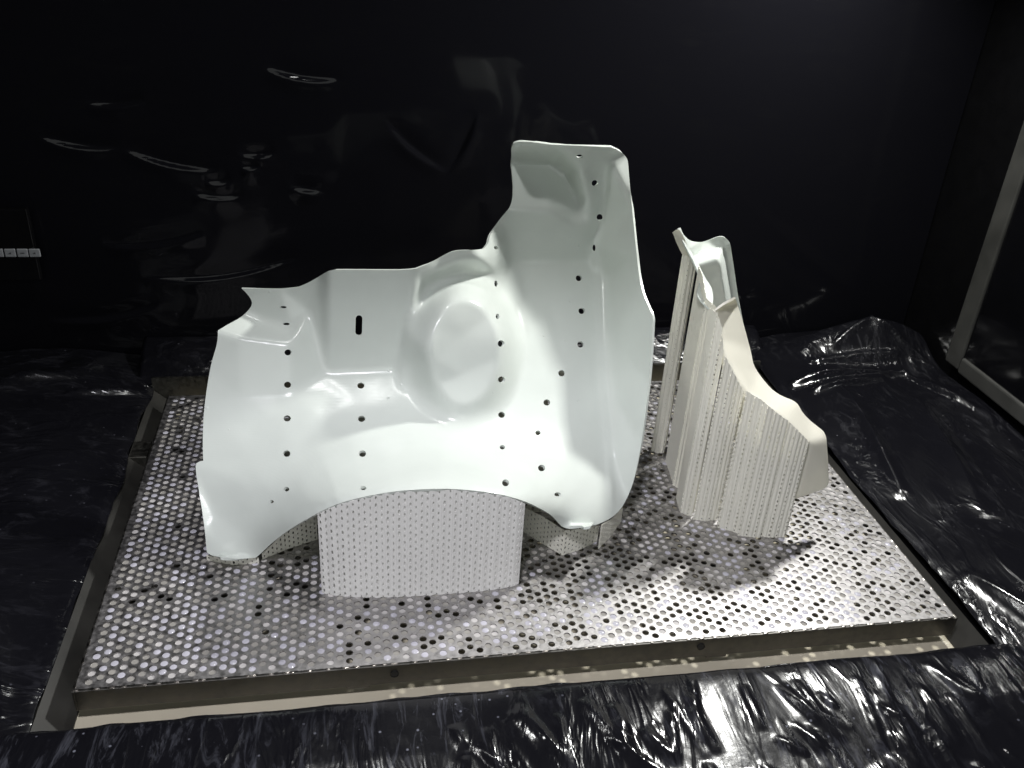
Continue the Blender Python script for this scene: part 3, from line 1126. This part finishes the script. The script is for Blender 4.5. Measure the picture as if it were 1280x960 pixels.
# supports under the bracket: perforated columns, several walls deep
def columns(name, base_px, top_py, layers, step, drop=0.035, **kw):
    B_ = on_plane_z(np.array([b[0] for b in base_px]), np.array([b[1] for b in base_px]), 0.0)
    b_ = np.array([(p[0], p[1]) for p in B_])
    tp = np.array([z_for_py(q, y) for q, y in zip(b_, top_py)])
    for i_ in range(layers):
        o_ = np.array(step) * i_
        lattice_sheet(name, b_ + o_, np.maximum(0.02, tp - drop * (i_ > 0)), M_lat, brk, **kw)


cs = dict(du=0.0014, dv=0.0056, rx=0.00065, ry=0.0013, hexa=False, corr=0.00035, corr_p=0.0042, thick=0.0006, every=6)
columns('support_column', [(814, 563), (821, 566), (828, 566)], [318, 321, 326], 1, (0.004, 0.006), **{**cs, 'rx': .0003, 'ry': .0006})
columns('support_column', [(829, 566), (832, 558)], [327, 327], 1, (0.004, 0.006), **cs)
columns('support_column', [(832, 577), (837, 590), (841, 604)], [332, 348, 370], 2, (0.006, 0.003), **cs)
columns('support_column', [(841, 606), (850, 612), (856, 614)], [372, 381, 388], 1, (0.006, 0.003), **cs)
columns('support_column', [(850, 640), (858, 644), (865, 645)], [391, 410, 440], 2, (0.004, 0.006), drop=.07, **cs)
columns('support_column', [(866, 649), (880, 651), (896, 650)], [444, 466, 490], 2, (0.004, 0.006), drop=.07, **cs)
columns('support_column', [(850, 640), (845, 622)], [391, 385], 1, (0, 0), **cs)
columns('support_block', [(897, 659), (911, 663), (923, 667)], [489, 497, 506], 2, (0.002, 0.006), **cs)
columns('support_block', [(922, 669), (936, 671), (950, 672)], [506, 517, 526], 2, (0.002, 0.006), **cs)
columns('support_block', [(950, 670), (965, 672), (980, 671)], [526, 539, 552], 2, (0.002, 0.006), **cs)
columns('support_block', [(980, 671), (986, 652)], [552, 550], 1, (0.0, 0.0), **cs)

# ------------------------------------------------------------------ black film over the deck and walls
def film_grid(name, mat, xs, ys, hfun, label, warp=None, thick=0.0006):
    X, Y = np.meshgrid(xs, ys)
    if warp is not None:
        X, Y = warp(X, Y)
    Z = hfun(X, Y)
    V_ = np.stack([X, Y, Z], -1).reshape(-1, 3)
    ny, nx = X.shape
    i_ = np.arange(ny - 1)[:, None] * nx + np.arange(nx - 1)[None]
    Q_ = np.stack([i_, i_ + 1, i_ + nx + 1, i_ + nx], -1).reshape(-1, 4)
    me = quadmesh(name, V_, Q_, smooth=True)
    o = link(name, me, mat)
    o['label'] = label
    o['category'] = 'plastic film'
    md = o.modifiers.new('thickness', 'SOLIDIFY')
    md.thickness = thick
    md.offset = -1
    return o


def crease(X, Y, x0, y0, x1, y1, wdt, hgt):
    dx, dy = x1 - x0, y1 - y0
    L2 = dx * dx + dy * dy
    tt = ((X - x0) * dx + (Y - y0) * dy) / L2
    tc_ = np.clip(tt, 0, 1)
    d_ = np.hypot(X - x0 - tc_ * dx, Y - y0 - tc_ * dy)
    return hgt * np.exp(-(d_ / wdt) ** 1.4) * np.sin(np.pi * np.clip(tt * 0.9 + 0.05, 0, 1)) ** 0.5


front_cr = []
for q in range(46):
    x0 = 0.30 + 0.58 * rng.random()
    y0 = -0.05 - 0.11 * rng.random()
    ln = 0.02 + 0.05 * rng.random()
    an = -math.pi / 2 + 0.35 + 0.25 * rng.normal()
    front_cr.append((x0, y0, x0 + ln * math.cos(an), y0 + ln * math.sin(an), 0.0022 + 0.003 * rng.random(), 0.0012 + 0.0022 * rng.random()))


for (ax, ay, bx, by) in ((997, 850, 1023, 885), (1070, 848, 1105, 930), (1098, 845, 1150, 955), (1190, 868, 1255, 955), (1168, 908, 1200, 960), (865, 845, 872, 900),
                         (930, 858, 952, 908), (1024, 866, 1046, 884), (698, 893, 708, 945), (768, 880, 786, 916), (860, 868, 882, 922), (1010, 905, 1040, 958), (838, 890, 846, 950)):
    p0 = on_plane_z(np.array([ax]), np.array([ay]))[0]; p1 = on_plane_z(np.array([bx]), np.array([by]))[0]
    front_cr.append((p0[0], p0[1], p1[0], p1[1], 0.0022, 0.0030))


def h_front(X, Y):
    edge = TY0 - Y            # distance in front of the tank's edge
    z = -0.002 - 0.006 * np.exp(-np.maximum(edge, 0) / 0.004) + 0.0018 * fbm(X * 14, Y * 11, 4) - 0.06 * np.maximum(0, edge - .06)
    z += 0.0012 * np.sin(X * 60 + 8 * fbm(X * 5, Y * 5, 3)) * sstep((X - 0.45) / 0.2)
    for c in front_cr:
        z += crease(X, Y, *c)
    return z


xs = np.linspace(-0.55, 1.095, 560)
ys = TY0 + 0.001 - np.linspace(0, 1, 150) ** 1.3 * 0.40
film_grid('film_sheet', M_filmF, xs, ys, h_front, 'black plastic film with bright creases along the front edge of the vat',
          warp=lambda X, Y: (X, Y + 0.0035 * fbm(X * 30, Y * 0 + 3, 3) * np.exp(-(TY0 - Y) / .03)))


def h_left(X, Y):
    e = TX0 - X
    z = -0.004 - 0.004 * np.exp(-np.maximum(e, 0) / 0.004) + 0.010 * fbm(X * 6 + 5, Y * 6, 4) + 0.012 * sstep(e / 0.1)
    z += crease(X, Y, -0.135, 0.555, -0.035, 0.520, 0.004, 0.013)
    z += crease(X, Y, -0.120, 0.480, -0.030, 0.500, 0.0035, 0.010)
    z += crease(X, Y, -0.10, 0.548, -0.045, 0.535, 0.003, 0.008)
    z += crease(X, Y, -0.20, 0.505, -0.12, 0.515, 0.004, 0.008)
    z += crease(X, Y, -0.30, 0.45, -0.10, 0.54, 0.02, 0.012)
    z += crease(X, Y, -0.09, 0.10, -0.05, -0.02, 0.006, 0.004)
    return z


film_grid('film_sheet', M_filmL, TX0 + 0.001 - np.linspace(0, 1, 130) ** 1.4 * 0.55, np.linspace(TY0 - 0.02, 0.60, 220), h_left,
          'black plastic film with a bright ridged corner lying left of the vat',
          warp=lambda X, Y: (X + 0.006 * fbm(X * 0 + 4, Y * 16, 3) * np.exp(-(TX0 - X) / .03), Y))


def h_right(X, Y):
    e = X - TX1
    z = -0.004 - 0.004 * np.exp(-np.maximum(e, 0) / 0.004) + 0.010 * fbm(X * 6 + 2, Y * 6 + 9, 2) + 0.010 * sstep(e / 0.08)
    # the bunched up hump at the back
    z += 0.048 * np.exp(-((X - 1.0) / 0.10) ** 2 - ((Y - 0.545) / 0.040) ** 2) * (1 + 0.3 * fbm(X * 12, Y * 16, 2))
    z += crease(X, Y, 0.84, 0.455, 1.02, 0.470, 0.008, 0.016)
    z += crease(X, Y, 0.86, 0.43, 0.98, 0.455, 0.006, 0.010)
    z += crease(X, Y, 0.90, 0.42, 0.86, 0.20, 0.010, 0.010)
    z += crease(X, Y, 1.00, 0.40, 0.93, 0.15, 0.014, 0.008)
    z += crease(X, Y, 0.85, 0.05, 0.90, -0.10, 0.008, 0.009)
    z += crease(X, Y, 1.02, 0.47, 1.06, 0.36, 0.006, 0.010)
    z += crease(X, Y, 0.93, 0.52, 1.0, 0.55, 0.004, 0.008)
    z += crease(X, Y, 1.0, 0.55, 1.07, 0.50, 0.004, 0.007)
    z += crease(X, Y, 0.89, 0.50, 1.03, 0.505, 0.004, 0.008)
    return z


film_grid('film_sheet', M_filmR, TX1 - 0.001 + np.linspace(0, 1, 130) ** 1.2 * 0.268, np.linspace(TY0 - 0.02, 0.60, 220), h_right,
          'black plastic film bunched into a hump lying right of the vat',
          warp=lambda X, Y: (X + 0.006 * fbm(X * 0 + 9, Y * 16, 3) * np.exp(-(X - TX1) / .03), Y))


def h_backdeck(X, Y):
    return -0.008 + 0.008 * fbm(X * 10, Y * 14, 3) + 0.03 * sstep((Y - TY1) / 0.08)


film_grid('film_sheet', M_filmL, np.linspace(TX0 - 0.02, TX1 + 0.02, 160), np.linspace(TY1 + 0.002, 0.605, 30), h_backdeck,
          'narrow strip of black plastic film behind the vat at the foot of the back wall')


def fold(X, Y, x0, y0, x1, y1, wdt, hgt):
    """a small overlapping step in stretched film: one lit edge, level on both sides further off"""
    dx, dy = x1 - x0, y1 - y0
    L2 = dx * dx + dy * dy
    tt = ((X - x0) * dx + (Y - y0) * dy) / L2
    bow = 0.06 * math.sqrt(L2) * np.sin(math.pi * np.clip(tt, 0, 1))
    d_ = ((Y - y0) * dx - (X - x0) * dy) / math.sqrt(L2) * np.sign(dx) + bow
    win = np.sin(np.pi * np.clip(tt, 0, 1)) ** 0.8
    return hgt * win * np.tanh(d_ / wdt) * np.exp(-(d_ / 0.014) ** 2)


# film hung on the back wall
def wall_film():
    xs_ = np.concatenate([np.linspace(-0.85, -0.31, 40), np.linspace(-0.30, 0.50, 300), np.linspace(0.51, 1.098, 110)])
    zs_ = np.concatenate([np.linspace(-0.02, 0.45, 170), np.linspace(0.46, 1.25, 60)])
    X, Z = np.meshgrid(xs_, zs_)
    Y = 0.612 + 0.016 * fbm(X * 3.0 + 1, Z * 3.0 + 2, 1) + 0.0022 * fbm(X * 4 - Z * 2, Z * 11, 2) * sstep((0.4 - X) / 0.5)
    for (ax, ay, bx, by, wd, hg) in ((108, 131, 180, 127, .004, .0045), (45, 171, 150, 186, .006, .0045), (150, 186, 272, 214, .006, .0050), (240, 243, 304, 246, .004, .0045),
                                     (298, 194, 344, 193, .0035, .0045), (300, 210, 326, 209, .003, .004), (362, 234, 405, 240, .0035, .0045), (130, 307, 254, 291, .007, .006),
                                     (180, 347, 372, 324, .008, .006), (60, 400, 200, 380, .007, .006), (150, 446, 260, 420, .006, .006), (255, 228, 288, 228, .003, .004),
                                     (480, 150, 560, 215, .006, .005), (560, 215, 596, 140, .006, .005), (330, 85, 425, 100, .006, .005)):
        p0 = on_plane_y(np.array([ax]), np.array([ay]), np.array([0.61]))[0]; p1 = on_plane_y(np.array([bx]), np.array([by]), np.array([0.61]))[0]
        Y += fold(X, Z, p0[0], p0[2], p1[0], p1[2], 0.0016, 0.42 * hg)
    V_ = np.stack([X, Y, Z], -1).reshape(-1, 3)
    ny, nx = X.shape
    i_ = np.arange(ny - 1)[:, None] * nx + np.arange(nx - 1)[None]
    Q_ = np.stack([i_, i_ + 1, i_ + nx + 1, i_ + nx], -1).reshape(-1, 4)
    o = link('film_sheet', quadmesh('film_sheet', V_, Q_, smooth=True), M_filmB)
    o['label'] = 'tall glossy black plastic film hung over the back wall, reflecting the prints'
    o['category'] = 'plastic film'


wall_film()

# ------------------------------------------------------------------ window frame on the right wall
XW = 1.082
win = thing('side_window', 'grey framed dark window in the right wall of the chamber', 'window', (XW, 0.3, 0.05))
bm = bmesh.new()
box_bm(bm, XW, XW + 0.014, 0.44, 0.472, 0.025, 1.0, 0.003)
adopt(bm_obj('frame_stile', bm, M_strip), win)
bm = bmesh.new()
box_bm(bm, XW, XW + 0.014, -0.35, 0.4395, 0.022, 0.046, 0.003)
adopt(bm_obj('frame_rail', bm, M_strip), win)
bm = bmesh.new()
box_bm(bm, XW + 0.004, XW + 0.008, -0.35, 0.4399, 0.0461, 1.0)
adopt(bm_obj('pane', bm, M_glass), win)

# ------------------------------------------------------------------ keypad at the left
YK = 0.585
kp = thing('control_keypad', 'black keypad with a row of small grey keys on the back wall at far left', 'keypad', (-0.2, YK, 0.15))
c0 = on_plane_y(np.array([-60.]), np.array([262.]), np.array([YK]))[0]
c1 = on_plane_y(np.array([51.]), np.array([350.]), np.array([YK]))[0]
bm = bmesh.new()
box_bm(bm, c0[0], c1[0], YK, YK + 0.010, c1[2], c0[2], 0.0006)
adopt(bm_obj('keypad_body', bm, M_black), kp)
for i_, px_ in enumerate((44, 29, 13.5, -2, -18)):
    c = on_plane_y(np.array([px_ - 0.5]), np.array([316.]), np.array([YK]))[0]
    bm = bmesh.new()
    box_bm(bm, -0.0066, 0.0066, -0.0015, 0.001, -0.0055, 0.0055, 0.0012)
    kx = bm_obj('key', bm, M_key)
    kx.location = c
    adopt(kx, kp)
    bm = bmesh.new()
    if i_ % 2 == 0:
        bmesh.ops.create_cone(bm, cap_ends=True, segments=3, radius1=0.0022, radius2=0.0022, depth=0.0004,
                              matrix=Matrix.Rotation(math.pi / 2, 4, 'X') @ Matrix.Rotation(math.pi / 2, 4, 'Z') @ Matrix.Diagonal((.7, 1, 1, 1)))
    else:
        box_bm(bm, -0.0024, 0.0024, -0.0002, 0.0002, -0.0004, 0.0008)
    mk = bm_obj('key_mark', bm, M_keymark, kx)
    mk.location = (0, -0.0017, 0)
